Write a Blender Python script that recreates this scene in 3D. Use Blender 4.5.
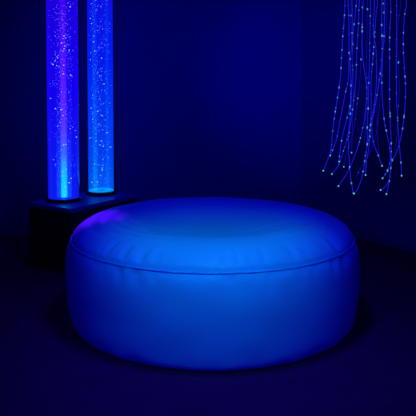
import bpy, bmesh, math, random
from mathutils import Vector, Matrix, noise

for o in list(bpy.data.objects):
    bpy.data.objects.remove(o, do_unlink=True)
S = bpy.context.scene
C = S.collection
PI = math.pi

# ------------------------------------------------------------------ camera
CAM_H = 1.10
F = 661.0                     # focal length in pixels of the 416 px frame
PITCH = math.radians(2.6)
PPY = 113.0                   # image row of the optical axis (lens shift)
cam_d = bpy.data.cameras.new('camera')
cam_d.sensor_width = 36.0
cam_d.lens = F / 416.0 * 36.0
cam_d.shift_y = -(208.0 - PPY) / 416.0
cam = bpy.data.objects.new('camera', cam_d)
C.objects.link(cam)
cam.location = (0, 0, CAM_H)
cam.rotation_euler = (PI / 2 - PITCH, 0, 0)
S.camera = cam

# ------------------------------------------------------------------ light
S.view_settings.view_transform = 'Standard'
S.view_settings.look = 'None'
S.view_settings.gamma = 1.0
S.view_settings.exposure = 0.0
S.view_settings.use_curve_mapping = False

w = bpy.data.worlds.new('world')
S.world = w
w.use_nodes = True
bg = w.node_tree.nodes['Background']
bg.inputs[0].default_value = (0.05, 0.02, 1.0, 1)
bg.inputs[1].default_value = 0.008

def spot(name, loc, target, energy, color, angle, blend=1.0, size=0.15):
    d = bpy.data.lights.new(name, 'SPOT')
    d.energy = energy; d.color = color
    d.spot_size = math.radians(angle); d.spot_blend = blend
    d.shadow_soft_size = size
    o = bpy.data.objects.new(name, d); C.objects.link(o)
    o.location = loc
    o.rotation_euler = (Vector(target) - Vector(loc)).to_track_quat('-Z', 'Y').to_euler()
    return o

def area(name, loc, target, energy, color, sx, sy):
    d = bpy.data.lights.new(name, 'AREA')
    d.energy = energy; d.color = color
    d.shape = 'RECTANGLE'; d.size = sx; d.size_y = sy
    o = bpy.data.objects.new(name, d); C.objects.link(o)
    o.location = loc
    o.rotation_euler = (Vector(target) - Vector(loc)).to_track_quat('-Z', 'Y').to_euler()
    return o

# ceiling lamps of the dark room: deep-blue wash on the pouf, a bluer-green
# spot on its front, two deep-blue wall washers; added fills marked below
spot('blue_down_spot', (0.10, 2.30, 2.36), (0.06, 2.80, 0.3), 78, (0.018, 0.010, 1.0), 92, 0.9, 0.16)
spot('pouf_spot', (0.05, 1.25, 2.33), (0.03, 2.68, 0.44), 88, (0.0, 0.75, 0.25), 26.5, 1.0, 0.06)
spot('blue_front_fill_left', (-0.95, 0.8, 1.40), (-0.08, 2.6, 0.22), 62, (0.012, 0.0, 1.0), 46, 1.0, 0.15)  # added blue fill for the pouf's side, not a ceiling lamp
spot('blue_front_fill_right', (1.0, 0.8, 1.40), (0.12, 2.6, 0.22), 62, (0.012, 0.0, 1.0), 46, 1.0, 0.15)  # added fill, the right-hand partner, also no ceiling lamp
spot('wall_washer_back', (-0.35, 1.9, 2.3), (-0.34, 4.75, 1.28), 92, (0.0, 0.0, 1.0), 42, 1.0, 0.2)
spot('wall_washer_corner', (0.2, 1.9, 2.3), (0.70, 4.85, 1.25), 165, (0.0, 0.0, 1.0), 33, 1.0, 0.2)
spot('violet_glow_fill', (-1.15, 3.6, 2.0), (-0.552, 3.115, 0.44), 125, (0.60, 0.0, 1.0), 12, 1.0, 0.04)  # added light imitating the tubes' violet on the pouf's left shoulder

# ------------------------------------------------------------------ helpers
def pix(x, y, depth):
    """the point of the room seen at a pixel of the photograph, at world Y = depth"""
    cp, sp = math.cos(PITCH), math.sin(PITCH)
    fwd = Vector((0, cp, -sp)); up = Vector((0, sp, cp))
    d = fwd + Vector((1, 0, 0)) * ((x - 208.0) / F) + up * (-(y - PPY) / F)
    return Vector((0, 0, CAM_H)) + d * (depth / d.y)

def material(name, color, rough=0.5, spec=0.5, metallic=0.0):
    m = bpy.data.materials.new(name); m.use_nodes = True
    b = m.node_tree.nodes['Principled BSDF']
    b.inputs['Base Color'].default_value = (*color, 1)
    b.inputs['Roughness'].default_value = rough
    b.inputs['Specular IOR Level'].default_value = spec
    b.inputs['Metallic'].default_value = metallic
    return m

def add_noise(m, c1, c2, scale, bump=0.0, bump_scale=None, detail=4, dist=0.01):
    nt = m.node_tree; b = nt.nodes['Principled BSDF']
    tc = nt.nodes.new('ShaderNodeTexCoord')
    n = nt.nodes.new('ShaderNodeTexNoise')
    n.inputs['Scale'].default_value = scale; n.inputs['Detail'].default_value = detail
    nt.links.new(tc.outputs['Object'], n.inputs['Vector'])
    r = nt.nodes.new('ShaderNodeValToRGB')
    r.color_ramp.elements[0].position = 0.3; r.color_ramp.elements[1].position = 0.7
    r.color_ramp.elements[0].color = (*c1, 1); r.color_ramp.elements[1].color = (*c2, 1)
    nt.links.new(n.outputs['Fac'], r.inputs['Fac'])
    nt.links.new(r.outputs['Color'], b.inputs['Base Color'])
    if bump:
        n2 = nt.nodes.new('ShaderNodeTexNoise')
        n2.inputs['Scale'].default_value = bump_scale or scale
        n2.inputs['Detail'].default_value = 3
        nt.links.new(tc.outputs['Object'], n2.inputs['Vector'])
        bp = nt.nodes.new('ShaderNodeBump')
        bp.inputs['Strength'].default_value = bump; bp.inputs['Distance'].default_value = dist
        nt.links.new(n2.outputs['Fac'], bp.inputs['Height'])
        nt.links.new(bp.outputs['Normal'], b.inputs['Normal'])
    return m

def emissive(name, color, strength):
    m = bpy.data.materials.new(name); m.use_nodes = True
    nt = m.node_tree; nt.nodes.clear()
    o = nt.nodes.new('ShaderNodeOutputMaterial'); e = nt.nodes.new('ShaderNodeEmission')
    e.inputs[0].default_value = (*color, 1); e.inputs[1].default_value = strength
    nt.links.new(e.outputs[0], o.inputs['Surface'])
    return m

def link(name, bm, mat, parent=None, smooth=True):
    me = bpy.data.meshes.new(name)
    bmesh.ops.recalc_face_normals(bm, faces=bm.faces)
    bm.to_mesh(me); bm.free()
    if smooth:
        for p in me.polygons: p.use_smooth = True
    me.materials.append(mat)
    o = bpy.data.objects.new(name, me); C.objects.link(o)
    if parent: o.parent = parent
    return o

def empty(name, loc):
    o = bpy.data.objects.new(name, None); C.objects.link(o)
    o.location = loc; o.empty_display_size = 0.1
    return o

def tag(o, label, cat, group=None):
    o['label'] = label; o['category'] = cat
    if group: o['group'] = group
    return o

def structure(o, label, cat):
    o['kind'] = 'structure'; o['label'] = label; o['category'] = cat
    return o

def box(bm, x0, x1, y0, y1, z0, z1, bevel=0.0, seg=2):
    r = bmesh.ops.create_cube(bm, size=1.0)
    for v in r['verts']:
        v.co = Vector(((x0 + x1) / 2 + v.co.x * (x1 - x0), (y0 + y1) / 2 + v.co.y * (y1 - y0), (z0 + z1) / 2 + v.co.z * (z1 - z0)))
    if bevel:
        es = list({e for v in r['verts'] for e in v.link_edges})
        bmesh.ops.bevel(bm, geom=es, offset=bevel, segments=seg, profile=0.5, affect='EDGES')

def lathe(bm, prof, n=64, cap_bottom=False, cap_top=False):
    rings = []
    for r, z in prof:
        rings.append([bm.verts.new((r * math.cos(2 * PI * k / n), r * math.sin(2 * PI * k / n), z)) for k in range(n)])
    for a, b in zip(rings, rings[1:]):
        for k in range(n):
            bm.faces.new((a[k], a[(k + 1) % n], b[(k + 1) % n], b[k]))
    if cap_bottom: bm.faces.new(list(reversed(rings[0])))
    if cap_top: bm.faces.new(rings[-1])

def smoothstep(a, b, x):
    t = max(0.0, min(1.0, (x - a) / (b - a)))
    return t * t * (3 - 2 * t)

def catmull(pts, per=5):
    out = []
    P = [pts[0] * 2 - pts[1]] + pts + [pts[-1] * 2 - pts[-2]]
    for i in range(1, len(P) - 2):
        for k in range(per):
            t = k / per
            a, b, c, d = P[i - 1], P[i], P[i + 1], P[i + 2]
            out.append(0.5 * ((2 * b) + (c - a) * t + (2 * a - 5 * b + 4 * c - d) * t * t + (3 * b - a - 3 * c + d) * t ** 3))
    out.append(pts[-1].copy())
    return out

def tube(bm, pts, rad, n=6):
    rings = []
    for i, p in enumerate(pts):
        a = pts[max(0, i - 1)]; b = pts[min(len(pts) - 1, i + 1)]
        t = (b - a).normalized()
        u = t.cross(Vector((0, 1, 0)))
        if u.length < 1e-4: u = t.cross(Vector((1, 0, 0)))
        u.normalize(); v = t.cross(u).normalized()
        rings.append([bm.verts.new(p + (u * math.cos(2 * PI * k / n) + v * math.sin(2 * PI * k / n)) * rad) for k in range(n)])
    for a, b in zip(rings, rings[1:]):
        for k in range(n):
            bm.faces.new((a[k], a[(k + 1) % n], b[(k + 1) % n], b[k]))
    bm.faces.new(list(reversed(rings[0]))); bm.faces.new(rings[-1])

# ------------------------------------------------------------------ materials
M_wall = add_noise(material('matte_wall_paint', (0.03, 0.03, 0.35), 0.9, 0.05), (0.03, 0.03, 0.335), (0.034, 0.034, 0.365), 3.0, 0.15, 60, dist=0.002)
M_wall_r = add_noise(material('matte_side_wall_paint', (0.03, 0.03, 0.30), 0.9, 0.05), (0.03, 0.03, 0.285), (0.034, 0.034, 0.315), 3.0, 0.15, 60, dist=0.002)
M_floor = add_noise(material('dark_violet_floor', (0.03, 0.004, 0.06), 0.85, 0.1), (0.20, 0.006, 0.072), (0.235, 0.008, 0.088), 9.0, 0.25, 240, dist=0.003)
M_ceil = material('dark_ceiling', (0.03, 0.03, 0.05), 0.9, 0.1)
M_vinyl = add_noise(material('pale_blue_vinyl', (0.02, 0.55, 0.9), 0.48, 0.35), (0.10, 0.5, 0.86), (0.11, 0.53, 0.9), 5.0, 0.12, 420, dist=0.0015)
M_piping = material('blue_vinyl_piping', (0.012, 0.45, 0.8), 0.4, 0.4)
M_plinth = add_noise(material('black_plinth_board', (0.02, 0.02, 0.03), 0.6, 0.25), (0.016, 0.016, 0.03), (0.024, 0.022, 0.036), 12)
M_ptop = material('black_gloss_board_tube_glow', (0.045, 0.02, 0.42), 0.35, 0.5)  # blue light from the tubes is put into this base colour
M_black = material('black_plastic', (0.012, 0.012, 0.016), 0.4, 0.4)

# ------------------------------------------------------------------ room
CEIL = 2.4
corner = Vector((0.715, 5.05)); left_end = Vector((-3.2, 4.45)); right_end = Vector((2.35, 2.95))
def wall(name, a, b, mat, label):
    bm = bmesh.new()
    d = (b - a).normalized(); n = Vector((-d.y, d.x))
    q = [a, b, b + n * 0.1, a + n * 0.1]
    lo = [bm.verts.new((p.x, p.y, 0)) for p in q]; hi = [bm.verts.new((p.x, p.y, CEIL)) for p in q]
    bm.faces.new(lo); bm.faces.new(hi)
    for k in range(4):
        bm.faces.new((lo[k], lo[(k + 1) % 4], hi[(k + 1) % 4], hi[k]))
    return structure(link(name, bm, mat, smooth=False), label, 'wall')
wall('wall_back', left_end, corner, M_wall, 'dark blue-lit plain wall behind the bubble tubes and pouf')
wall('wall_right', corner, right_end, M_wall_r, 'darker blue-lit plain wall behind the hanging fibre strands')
bm = bmesh.new(); box(bm, -3.4, 2.6, -0.6, 5.4, -0.06, 0.0)
structure(link('floor', bm, M_floor, smooth=False), 'dark violet-black floor under the pouf', 'floor')
bm = bmesh.new(); box(bm, -3.4, 2.6, -0.6, 5.4, CEIL, CEIL + 0.06)
structure(link('ceiling', bm, M_ceil, smooth=False), 'dark ceiling above the room', 'ceiling')

# ------------------------------------------------------------------ pouf
POUF = Vector((0.021, 3.1, 0.0))
SEAM_R, SEAM_Z = 0.657, 0.388
pouf = tag(empty('pouf', POUF), 'large round padded vinyl pouf lit blue in the middle of the floor', 'pouf')
NA = 288
rnd = random.Random(4)
folds = []        # puckers fanning from the seam: angle, width, reach, depth
for k in range(110):
    folds.append((rnd.uniform(0, 2 * PI), rnd.uniform(0.006, 0.016), rnd.uniform(0.05, 0.12), rnd.uniform(0.003, 0.010)))
sag = [(math.radians(200), 0.22), (math.radians(330), 0.2), (math.radians(255), 0.25)]

def ang(a, b):
    d = (a - b + PI) % (2 * PI) - PI
    return d

def spline1(tab, x):
    for (x0, y0), (x1, y1) in zip(tab, tab[1:]):
        if x <= x1:
            t = (x - x0) / (x1 - x0); t = t * t * (3 - 2 * t) if False else t
            return y0 + (y1 - y0) * t
    return tab[-1][1]

def prof_curve(pts, per):
    return [(p.x, p.y) for p in catmull([Vector((a, b, 0)) for a, b in pts], per)]

# the cushioned top panel
top_prof = prof_curve([(0.655, 0.390), (0.645, 0.414), (0.620, 0.438), (0.577, 0.459), (0.515, 0.4715), (0.44, 0.472), (0.36, 0.458), (0.27, 0.436), (0.17, 0.418), (0.08, 0.411), (0.012, 0.410)], 6)
bm = bmesh.new()
rings = []
for (r, z) in top_prof:
    ring = []
    for k in range(NA):
        t = 2 * PI * k / NA
        dz = 0.0
        edge = SEAM_R - r
        for (fa, fw, fl, fd) in folds:
            d = ang(t, fa)
            if abs(d) < fw * 3:
                dz -= fd * math.exp(-(d / fw) ** 2) * smoothstep(0.003, 0.022, edge) * (1 - smoothstep(fl * 0.35, fl, edge))
        x, y = r * math.cos(t), r * math.sin(t)
        # long soft creases that run along the rim on the left and right shoulders
        side = math.exp(-(ang(t, math.radians(195)) / 0.55) ** 2) + 0.45 * math.exp(-(ang(t, math.radians(345)) / 0.5) ** 2)
        band = smoothstep(0.24, 0.42, r) * (1 - smoothstep(0.56, 0.63, r))
        dz += 0.0060 * side * band * math.sin(r * 95 + 2.2 * ang(t, PI) + 1.5 * noise.noise(Vector((x * 5, y * 5, 0))))
        dz += 0.007 * noise.noise(Vector((x * 3.2, y * 3.2, 1.7))) * smoothstep(0.0, 0.1, edge)
        # two broad creases curving across the sunken middle
        for (yy, cv, wd, dp) in ((-0.19, 0.28, 0.022, 0.007), (-0.10, 0.2, 0.03, 0.006)):
            c = yy + cv * x * x - y
            dz -= dp * math.exp(-(c / wd) ** 2) * (1 - smoothstep(0.4, 0.58, r)) * smoothstep(0.06, 0.2, r)
        ring.append(bm.verts.new((x, y, z + dz)))
    rings.append(ring)
for a, b in zip(rings, rings[1:]):
    for k in range(NA):
        bm.faces.new((a[k], a[(k + 1) % NA], b[(k + 1) % NA], b[k]))
bm.faces.new(rings[-1])
link('top_panel', bm, M_vinyl, pouf)

# the upholstered side
side_prof = prof_curve([(0.57, 0.0), (0.625, 0.003), (0.650, 0.016), (0.664, 0.05), (0.673, 0.10), (0.680, 0.17), (0.683, 0.23), (0.681, 0.30), (0.672, 0.355), (0.656, 0.387)], 6)
bm = bmesh.new()
rings = []
for (r, z) in side_prof:
    ring = []
    for k in range(NA):
        t = 2 * PI * k / NA
        dr = 0.0
        edge = SEAM_Z - z
        for (fa, fw, fl, fd) in folds:
            d = ang(t, fa + 0.01)
            if abs(d) < fw * 3:
                dr -= 0.7 * fd * math.exp(-(d / fw) ** 2) * smoothstep(0.003, 0.022, edge) * (1 - smoothstep(fl * 0.3, fl * 0.8, edge))
        low = 1 - smoothstep(0.0, 0.09, z)
        dr += 0.004 * noise.noise(Vector((math.cos(t) * 4, math.sin(t) * 4, z * 9))) * smoothstep(0.0, 0.06, edge)
        dr += 0.006 * low * noise.noise(Vector((math.cos(t) * 9, math.sin(t) * 9, 3 + z * 14)))
        ring.append(bm.verts.new(((r + dr) * math.cos(t), (r + dr) * math.sin(t), z)))
    rings.append(ring)
for a, b in zip(rings, rings[1:]):
    for k in range(NA):
        bm.faces.new((a[k], a[(k + 1) % NA], b[(k + 1) % NA], b[k]))
bm.faces.new(list(reversed(rings[0])))
link('side_panel', bm, M_vinyl, pouf)

# the stitched piping round the seam
bm = bmesh.new()
np_ = 12
ring0 = []
for k in range(NA):
    t = 2 * PI * k / NA
    rr = SEAM_R + 0.0012 * noise.noise(Vector((math.cos(t) * 7, math.sin(t) * 7, 0)))
    zz = SEAM_Z + 0.002 * noise.noise(Vector((math.cos(t) * 5, math.sin(t) * 5, 5)))
    ring0.append([bm.verts.new(((rr + 0.0030 * math.cos(2 * PI * j / np_)) * math.cos(t), (rr + 0.0030 * math.cos(2 * PI * j / np_)) * math.sin(t), zz + 0.0030 * math.sin(2 * PI * j / np_))) for j in range(np_)])
for k in range(NA):
    a, b = ring0[k], ring0[(k + 1) % NA]
    for j in range(np_):
        bm.faces.new((a[j], b[j], b[(j + 1) % np_], a[(j + 1) % np_]))
link('piping', bm, M_piping, pouf)

# ------------------------------------------------------------------ plinth
PL_H = 0.385
def on_plane(x, y, h):
    """floor position under a pixel whose point lies at height h"""
    a = pix(x, y, 1.0) - Vector((0, 0, CAM_H))
    s = (h - CAM_H) / a.z
    return Vector((0, 0, CAM_H)) + a * s
near = on_plane(70.5, 209.0, PL_H)                       # nearest top corner
u = Vector((0.56, 0.83, 0)).normalized(); v = Vector((-u.y, u.x, 0))
LEN, WID = 0.60, 0.36
plinth = tag(empty('plinth', (near + u * LEN / 2 + v * WID / 2) * 1.0), 'low black box plinth carrying the two glowing bubble tubes', 'plinth')
plinth.location.z = 0
plinth.rotation_euler = (0, 0, math.atan2(u.y, u.x))
bm = bmesh.new(); box(bm, -LEN / 2 + .006, LEN / 2 - .006, -WID / 2 + .006, WID / 2 - .006, 0, PL_H - 0.028, 0.004)
link('carcass', bm, M_plinth, plinth, smooth=False)
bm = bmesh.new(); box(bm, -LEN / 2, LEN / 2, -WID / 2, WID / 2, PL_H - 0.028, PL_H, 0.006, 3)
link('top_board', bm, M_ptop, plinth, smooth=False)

# ------------------------------------------------------------------ bubble tubes
def shell_mat():
    m = bpy.data.materials.new('clear_acrylic'); m.use_nodes = True
    nt = m.node_tree; nt.nodes.clear()
    o = nt.nodes.new('ShaderNodeOutputMaterial')
    tr = nt.nodes.new('ShaderNodeBsdfTransparent'); tr.inputs[0].default_value = (0.93, 0.95, 1, 1)
    gl = nt.nodes.new('ShaderNodeBsdfGlossy'); gl.inputs['Roughness'].default_value = 0.05
    fr = nt.nodes.new('ShaderNodeFresnel'); fr.inputs[0].default_value = 1.3
    mx = nt.nodes.new('ShaderNodeMixShader')
    nt.links.new(fr.outputs[0], mx.inputs[0]); nt.links.new(tr.outputs[0], mx.inputs[1]); nt.links.new(gl.outputs[0], mx.inputs[2])
    nt.links.new(mx.outputs[0], o.inputs['Surface'])
    return m
M_acrylic = shell_mat()

def ramp_by_height(nt, stops, height):
    tc = nt.nodes.new('ShaderNodeTexCoord'); sp = nt.nodes.new('ShaderNodeSeparateXYZ')
    nt.links.new(tc.outputs['Object'], sp.inputs[0])
    dv = nt.nodes.new('ShaderNodeMath'); dv.operation = 'DIVIDE'; dv.inputs[1].default_value = height
    nt.links.new(sp.outputs['Z'], dv.inputs[0])
    r = nt.nodes.new('ShaderNodeValToRGB')
    e = r.color_ramp.elements
    while len(e) < len(stops): e.new(0.5)
    for k, (p, c) in enumerate(stops):
        e[k].position = p; e[k].color = (*c, 1)
    nt.links.new(dv.outputs[0], r.inputs['Fac'])
    return r

def water_mat(name, stops, height, strength, opacity):
    """lamp-lit water: its glow changes with the height above the LEDs"""
    m = bpy.data.materials.new(name); m.use_nodes = True
    nt = m.node_tree; nt.nodes.clear()
    o = nt.nodes.new('ShaderNodeOutputMaterial')
    r = ramp_by_height(nt, stops, height)
    em = nt.nodes.new('ShaderNodeEmission'); em.inputs[1].default_value = strength
    nt.links.new(r.outputs['Color'], em.inputs[0])
    tr = nt.nodes.new('ShaderNodeBsdfTransparent')
    mx = nt.nodes.new('ShaderNodeMixShader'); mx.inputs[0].default_value = opacity
    nt.links.new(tr.outputs[0], mx.inputs[1]); nt.links.new(em.outputs[0], mx.inputs[2])
    nt.links.new(mx.outputs[0], o.inputs['Surface'])
    return m

def beam_mat(name, stops, height, strength):
    m = bpy.data.materials.new(name); m.use_nodes = True
    nt = m.node_tree; nt.nodes.clear()
    o = nt.nodes.new('ShaderNodeOutputMaterial')
    r = ramp_by_height(nt, stops, height)
    em = nt.nodes.new('ShaderNodeEmission'); em.inputs[1].default_value = strength
    nt.links.new(r.outputs['Color'], em.inputs[0])
    nt.links.new(em.outputs[0], o.inputs['Volume'])
    return m

M_bub = [emissive('bright_bubble', (0.35, 0.6, 1.0), 2.2), emissive('dim_bubble', (0.12, 0.28, 1.0), 1.8)]  # bubbles are no lamps; the LED light they scatter is put in as emission
M_glow = emissive('led_ring_glow', (0.0, 0.6, 1.0), 1.0)

def bubble_mesh(name, mat):
    bm = bmesh.new(); bmesh.ops.create_icosphere(bm, subdivisions=2, radius=1.0)
    me = bpy.data.meshes.new(name); bm.to_mesh(me); bm.free()
    for p in me.polygons: p.use_smooth = True
    me.materials.append(mat); return me
BUB = [bubble_mesh('bubble', M_bub[0]), bubble_mesh('bubble', M_bub[1])]

TUBE_TOP = 2.05
def bubble_tube(px, py, rad, label, water_stops, beams, seed, clump, ring_on):
    base = on_plane(px, py, PL_H); base.z = PL_H
    root = tag(empty('bubble_tube', base), label, 'bubble lamp', 'bubble tubes on the plinth')
    H = TUBE_TOP - PL_H
    bm = bmesh.new()
    lathe(bm, [(rad * 0.6, 0.0), (rad + 0.006, 0.0), (rad + 0.008, 0.004), (rad + 0.008, 0.016), (rad + 0.004, 0.020), (rad * 0.3, 0.020)], 64, True, True)
    link('base_collar', bm, M_black, root)
    bm = bmesh.new()
    lathe(bm, [(rad - 0.004, 0.0205), (rad, 0.0205), (rad, H - 0.03), (rad - 0.004, H - 0.03)], 96)
    link('acrylic_tube', bm, M_acrylic, root)
    wr = rad - 0.0055
    bm = bmesh.new(); lathe(bm, [(wr, 0.021), (wr, H - 0.06)], 96, True, True)
    wc = link('water_column', bm, water_mat('lit_water', water_stops, H, 1.18, 0.55), root)
    for (bx, by, br, stops, st) in beams:
        bm = bmesh.new(); lathe(bm, [(br, 0.0212), (br, H - 0.07)], 32, True, True)
        b = link('light_streak', bm, beam_mat('led_streak', stops, H, st), root)  # streaks of LED light and reflection, built as glowing volumes
        b.location = (bx, by, 0)
    if ring_on:
        bm = bmesh.new(); lathe(bm, [(wr * 0.3, 0.021), (wr - 0.002, 0.021), (wr - 0.002, 0.026), (wr * 0.3, 0.023)], 64)
        link('led_ring', bm, M_glow, root)
    bm = bmesh.new()
    lathe(bm, [(rad - 0.01, H - 0.055), (rad + 0.006, H - 0.05), (rad + 0.007, H - 0.006), (rad, H)], 64, True, True)
    link('top_cap', bm, M_black, root)
    rr = random.Random(seed)
    pts = []
    while len(pts) < 700:
        z = rr.uniform(0.05, H - 0.1)
        a = rr.uniform(0, 2 * PI); q = math.sqrt(rr.random()) * 0.88 * wr
        x, y = q * math.cos(a), q * math.sin(a)
        if rr.random() < clump and abs(x - 0.1 * rad) > 0.5 * rad: continue
        if y > 0.4 * wr: continue
        if rr.random() > 0.5 + 0.5 * noise.noise(Vector((x * 20, y * 20, z * 9 + seed))) + 0.2: continue
        pts.append((x, y, z))
    for (x, y, z) in pts[:96]:
        dim = rr.random() < 0.45
        o = bpy.data.objects.new('bubble', BUB[1 if dim else 0]); C.objects.link(o)
        s = rr.uniform(0.0018, 0.0034)
        o.location = (x, y, z); o.scale = (s * rr.uniform(1, 1.4), s, s); o.parent = root
    bm = bmesh.new()
    for (x, y, z) in pts[96:]:
        bmesh.ops.create_icosphere(bm, subdivisions=1, radius=rr.uniform(0.0012, 0.0021), matrix=Matrix.Translation((x, y, z)))
    f = link('fine_bubbles', bm, M_bub[1], root); f['kind'] = 'stuff'
    return root

violet = [(0.0, (0.0, 0.95, 1.0)), (0.10, (0.0, 0.62, 1.0)), (0.17, (0.05, 0.12, 0.5)), (0.30, (0.13, 0.02, 0.22)), (0.5, (0.11, 0.006, 0.2)), (0.72, (0.05, 0.001, 0.14)), (1.0, (0.025, 0.0, 0.1))]
bubble_tube(63.7, 200.3, 0.0985, 'wider violet-blue bubble tube with a cyan glow at its foot, left on the plinth',
            [(0.0, (0.006, 0.012, 1.0)), (0.12, (0.004, 0.008, 0.95)), (0.4, (0.008, 0.0, 0.9)), (0.75, (0.014, 0.0, 0.75)), (1.0, (0.014, 0.0, 0.6))],
            [(0.008, -0.02, 0.020, violet, 46.0), (0.006, -0.01, 0.046, [(0.0, (0.0, 0.5, 1.0)), (0.12, (0.0, 0.25, 1.0)), (0.25, (0.03, 0.02, 0.4)), (0.6, (0.03, 0.0, 0.2)), (1.0, (0.01, 0.0, 0.1))], 5.0), (0.058, -0.05, 0.004, [(0.0, (0.0, 0.12, 0.6)), (0.6, (0.0, 0.02, 0.3))], 20.0), (-0.062, -0.05, 0.004, [(0.0, (0.0, 0.2, 0.6)), (0.2, (0.0, 0.05, 0.4)), (0.35, (0.0, 0.0, 0.1))], 20.0)],
            11, 0.75, False)
bubble_tube(101.2, 193.6, 0.0865, 'narrower azure bubble tube standing on the far end of the plinth, nearer the pouf',
            [(0.0, (0.0, 0.13, 1.0)), (0.15, (0.0, 0.055, 0.95)), (0.5, (0.0, 0.012, 0.9)), (0.8, (0.004, 0.004, 0.8)), (1.0, (0.006, 0.002, 0.6))],
            [(-0.033, -0.03, 0.016, [(0.0, (0.0, 0.8, 1.0)), (0.2, (0.0, 0.4, 0.8)), (0.5, (0.0, 0.15, 0.5)), (0.9, (0.0, 0.02, 0.2))], 12.0),
             (0.048, -0.03, 0.012, [(0.0, (0.0, 0.35, 0.9)), (0.3, (0.0, 0.2, 0.7)), (0.9, (0.0, 0.03, 0.25))], 12.0)],
            23, 0.2, True)

# ------------------------------------------------------------------ fibre strands
M_fibre = emissive('side_glow_fibre', (0.010, 0.012, 0.70), 0.9)
M_fibre_dim = emissive('dim_side_glow_fibre', (0.006, 0.004, 0.40), 0.8)
M_spark = emissive('fibre_glow_point', (0.07, 0.36, 0.85), 0.9)
M_spark_dim = emissive('faint_fibre_glow_point', (0.02, 0.09, 0.75), 0.9)
M_tip = emissive('fibre_tip_glow', (0.10, 0.55, 0.85), 1.0)
def dot(name, mat, sub=2):
    bm = bmesh.new(); bmesh.ops.create_icosphere(bm, subdivisions=sub, radius=1.0)
    me = bpy.data.meshes.new(name); bm.to_mesh(me); bm.free()
    for p in me.polygons: p.use_smooth = True
    me.materials.append(mat); return me
D_spark, D_dim, D_tip = dot('glow_point', M_spark), dot('glow_point', M_spark_dim), dot('tip', M_tip)

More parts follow.
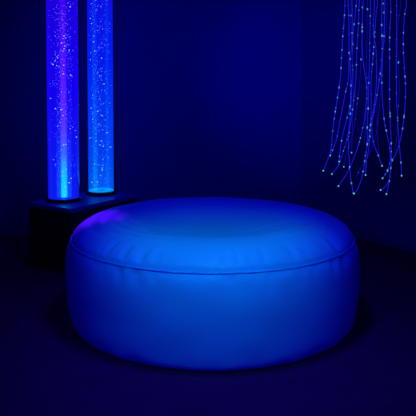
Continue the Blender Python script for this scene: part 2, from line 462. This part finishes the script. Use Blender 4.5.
STR = [
 # label, depth, dim?, path in the photograph, heights (rows) of the bright points
 ('leftmost glowing strand, its tip farthest left of all the strands', 4.02, 0, [(345,0),(344.5,15),(342.8,36),(341.5,58),(340.4,78),(338.4,92),(335.2,112),(332.7,131),(330.8,150),(327.5,160),(323.2,170.8)], [15.5,28,36.5,49,58,67.5,88,97,107,111,119,131]),
 ('strand ending bright against the leftmost strand, just above that strand\'s tip', 4.08, 0, [(348,0),(348.8,15),(349,38),(349,60),(348.3,80),(345.6,92),(339.8,122),(337.3,136),(333,149),(330.2,155.5)], [15.5,53,91,150]),
 ('strand whose straight end hangs just left of the left-hand clump of strands', 3.98, 0, [(352,0),(352.3,20),(351.8,45),(350,62),(351,86),(350,106),(346.5,120),(341.6,140.5),(339.6,155),(339.2,161.5)], [33.5,59,85,106,118,141,156]),
 ('strand bending left to the second tip from the left', 4.10, 0, [(356.6,0),(356,6),(354.2,24),(352.8,40),(352.5,66),(352,84),(351,104),(349.6,122),(347,139),(341.8,156),(338,166),(331.9,174)], [6,24.5,45,65.5,114,140,151]),
 ('long strand running down to the left side of the lowest V-shaped join of two strands', 3.88, 0, [(359.4,0),(358.9,10),(358.5,24),(357,48),(355.8,80),(353.7,100),(351.2,120),(348.4,140),(349.4,163),(351.4,183),(353.5,193.2)], [10.5,23,48.5,65.5,100.5,109,132,167,183]),
 ('short dim strand ending in a small point inside the left-hand clump', 4.06, 1, [(351,0),(351,30),(352.5,60),(353.5,90),(352.6,120),(351.6,152.6)], [16]),
 ('strand ending in a small tip between the third tip and the left-hand clump', 4.14, 1, [(362,0),(362.3,10),(362,27),(361.7,42),(361,60),(359.6,82),(357.5,101),(354.9,122),(352,137),(346.6,153),(343.8,166.8)], [7.5,59,99]),
 ('strand sweeping left across its neighbours to the low tip under the left-hand clump', 4.00, 0, [(363.4,0),(362.6,12),(362.2,28),(362.5,55),(366.3,84),(366.6,98),(364.4,120),(359.5,141.6),(352.5,161),(346.5,174),(338.5,186)], [24,26.5,30.5,128.5,138,142,168]),
 ('long strand running down to the right side of the lowest V-shaped join of two strands', 3.97, 0, [(370.5,0),(370.2,16),(369.8,40),(369.4,60),(368.9,80),(368.3,105),(367.2,128),(367.2,144),(365,160),(362,177),(357.5,189),(354.1,193.6)], [16,43,82,108,127,144.5,171]),
 ('strand ending in a small point just right of the bright knot of the middle clump', 4.12, 0, [(377.6,0),(376.2,13),(374.5,36),(373,58),(371,80),(371.2,108),(370.4,130),(369.2,146),(366.4,162),(365.6,175)], [32,37.5,47,53,63.5,124,131,137]),
 ('strand curling left to a dim unlit-looking end left of the middle clump', 4.10, 1, [(383,0),(384,13),(383.6,36),(382.6,60),(381.4,80),(380.2,98),(378,120),(376.6,132),(373,145),(367,159),(360.5,168),(356.2,177)], [4,12,36]),
 ('strand kinking right to the short tip between the middle and right-hand clumps', 3.92, 0, [(382,0),(381.7,25),(382.2,45),(381.8,62),(379.4,80),(377,95),(374.4,110),(371.8,124),(373.2,142),(377.8,154),(382,165.8)], [25,36,49,73,95,155]),
 ('strand swinging in to the upper of the left-facing tips of the right-hand clump', 3.94, 0, [(384.8,0),(384.6,12),(384.2,36),(382.6,52),(381.8,75),(382.4,100),(384.4,121),(386.5,132),(389.5,146),(390.2,160),(387.6,170.5),(382.6,178.2)], [36.5,82,119,131,170.5]),
 ('straightest long strand, ending in the lowest tip of the right-hand clump', 3.98, 0, [(390.5,0),(390.8,12),(390,25),(389.6,45),(389.6,70),(389.5,90),(389.8,108),(390.5,125),(391.3,146),(391.2,163),(389.6,179),(387.8,188),(386.4,194)], [12,37.5,50,89,99,113,116,144,151,181]),
 ('strand hanging to the rightmost of the low tips', 4.02, 0, [(396.6,0),(396.5,30),(396.2,60),(396.4,80),(396.6,101),(397.6,118),(398.3,133),(399.4,146),(400.9,163),(401.6,175.6)], [77,117,120,162]),
 ('dim strand that merges with the rightmost-tipped strand and stops short beside it', 4.12, 1, [(400.4,0),(398.4,23),(397.4,40),(398,55),(399.2,80),(399,100),(397.8,112),(397.2,126),(396.5,140),(394.6,152)], [62]),
 ('rightmost strand, curving left at the bottom to the middle left-facing tip of the right-hand clump', 3.90, 0, [(406.4,0),(404.7,14),(403.5,30),(403.3,50),(404.4,68),(405.3,80),(405.6,92),(405,106),(404,117),(402.5,129),(399.3,144),(395.5,154.6),(391.6,161.5),(390.6,170),(389,180),(385.4,186.5),(380.6,190)], [14,32.5,45,52.5,77,83,115,117,128,160,168]),
 ('short dim strand hanging behind the gap right of the middle clump', 4.16, 1, [(387,0),(386,30),(381,60),(377.6,90),(377,120),(377.8,140),(379,155)], []),
 ('strand ending in the bright knot of the middle clump', 4.00, 0, [(374.4,0),(373.4,30),(376,50),(376.6,78),(374.2,105),(370.4,125),(368.6,140),(366.4,150),(364.8,161)], [125,130,156]),
 ('dim strand hanging left of the middle clump, hidden below the upper half', 4.14, 1, [(367.4,0),(367.2,25),(366.6,50),(366.8,75),(367.6,95),(366.4,112),(365.4,128),(364.6,144)], [9.5]),
]
rf = random.Random(9)
for (lab, dep, dim, path, rows) in STR:
    n = len(path)
    x0, y0 = path[0]
    wob = rf.uniform(0, 6); amp = rf.uniform(0.008, 0.02)
    pts = [pix(x, y, dep + amp * math.sin(wob + 3.0 * i / n)) for i, (x, y) in enumerate(path)]
    topp = pts[0]
    lead = [Vector((topp.x + (0.75 - 0) * 0 + 0.3 * (0.99 - topp.x) * k, topp.y + 0.1 * k, topp.z + (CEIL - topp.z) * k)) for k in (1.0, 0.6, 0.25)]
    lead[0].z = CEIL
    full = catmull(lead + pts, 6)
    org = lead[0].copy()
    root = tag(empty('fibre_optic_strand', org), lab, 'light strand', 'fibre optic strands hanging by the right wall')
    bm = bmesh.new(); tube(bm, [p - org for p in full], 0.0022 if not dim else 0.0020, 6)
    link('fibre', bm, M_fibre_dim if dim else M_fibre, root)
    rows2 = [(r, True) for r in rows] + [(rf.uniform(4, path[-1][1] - 4), False) for _ in range(2 if dim else 6)]
    for (row, bright) in rows2:
        for p, q, a, b in zip(path, path[1:], pts, pts[1:]):
            if p[1] <= row <= q[1]:
                t = (row - p[1]) / max(1e-6, q[1] - p[1]); pos = a.lerp(b, t); break
        else: continue
        best = min(full, key=lambda c: (c - pos).length)
        pos = pos.lerp(best, 0.5) - org
        o = bpy.data.objects.new('glow_point', D_spark if bright else D_dim); C.objects.link(o)
        s = rf.uniform(0.0026, 0.0044) if bright else rf.uniform(0.0024, 0.0034)
        o.location = pos; o.scale = (s, s, s * rf.uniform(1.0, 2.2)); o.parent = root
    if not (dim and lab.startswith('strand curling')) and not lab.startswith('dim') and not lab.startswith('short dim strand hanging'):
        o = bpy.data.objects.new('tip', D_tip); C.objects.link(o)
        s = 0.0044 if not dim else 0.0038
        o.location = pts[-1] - org; o.scale = (s, s, s * 1.1); o.parent = root
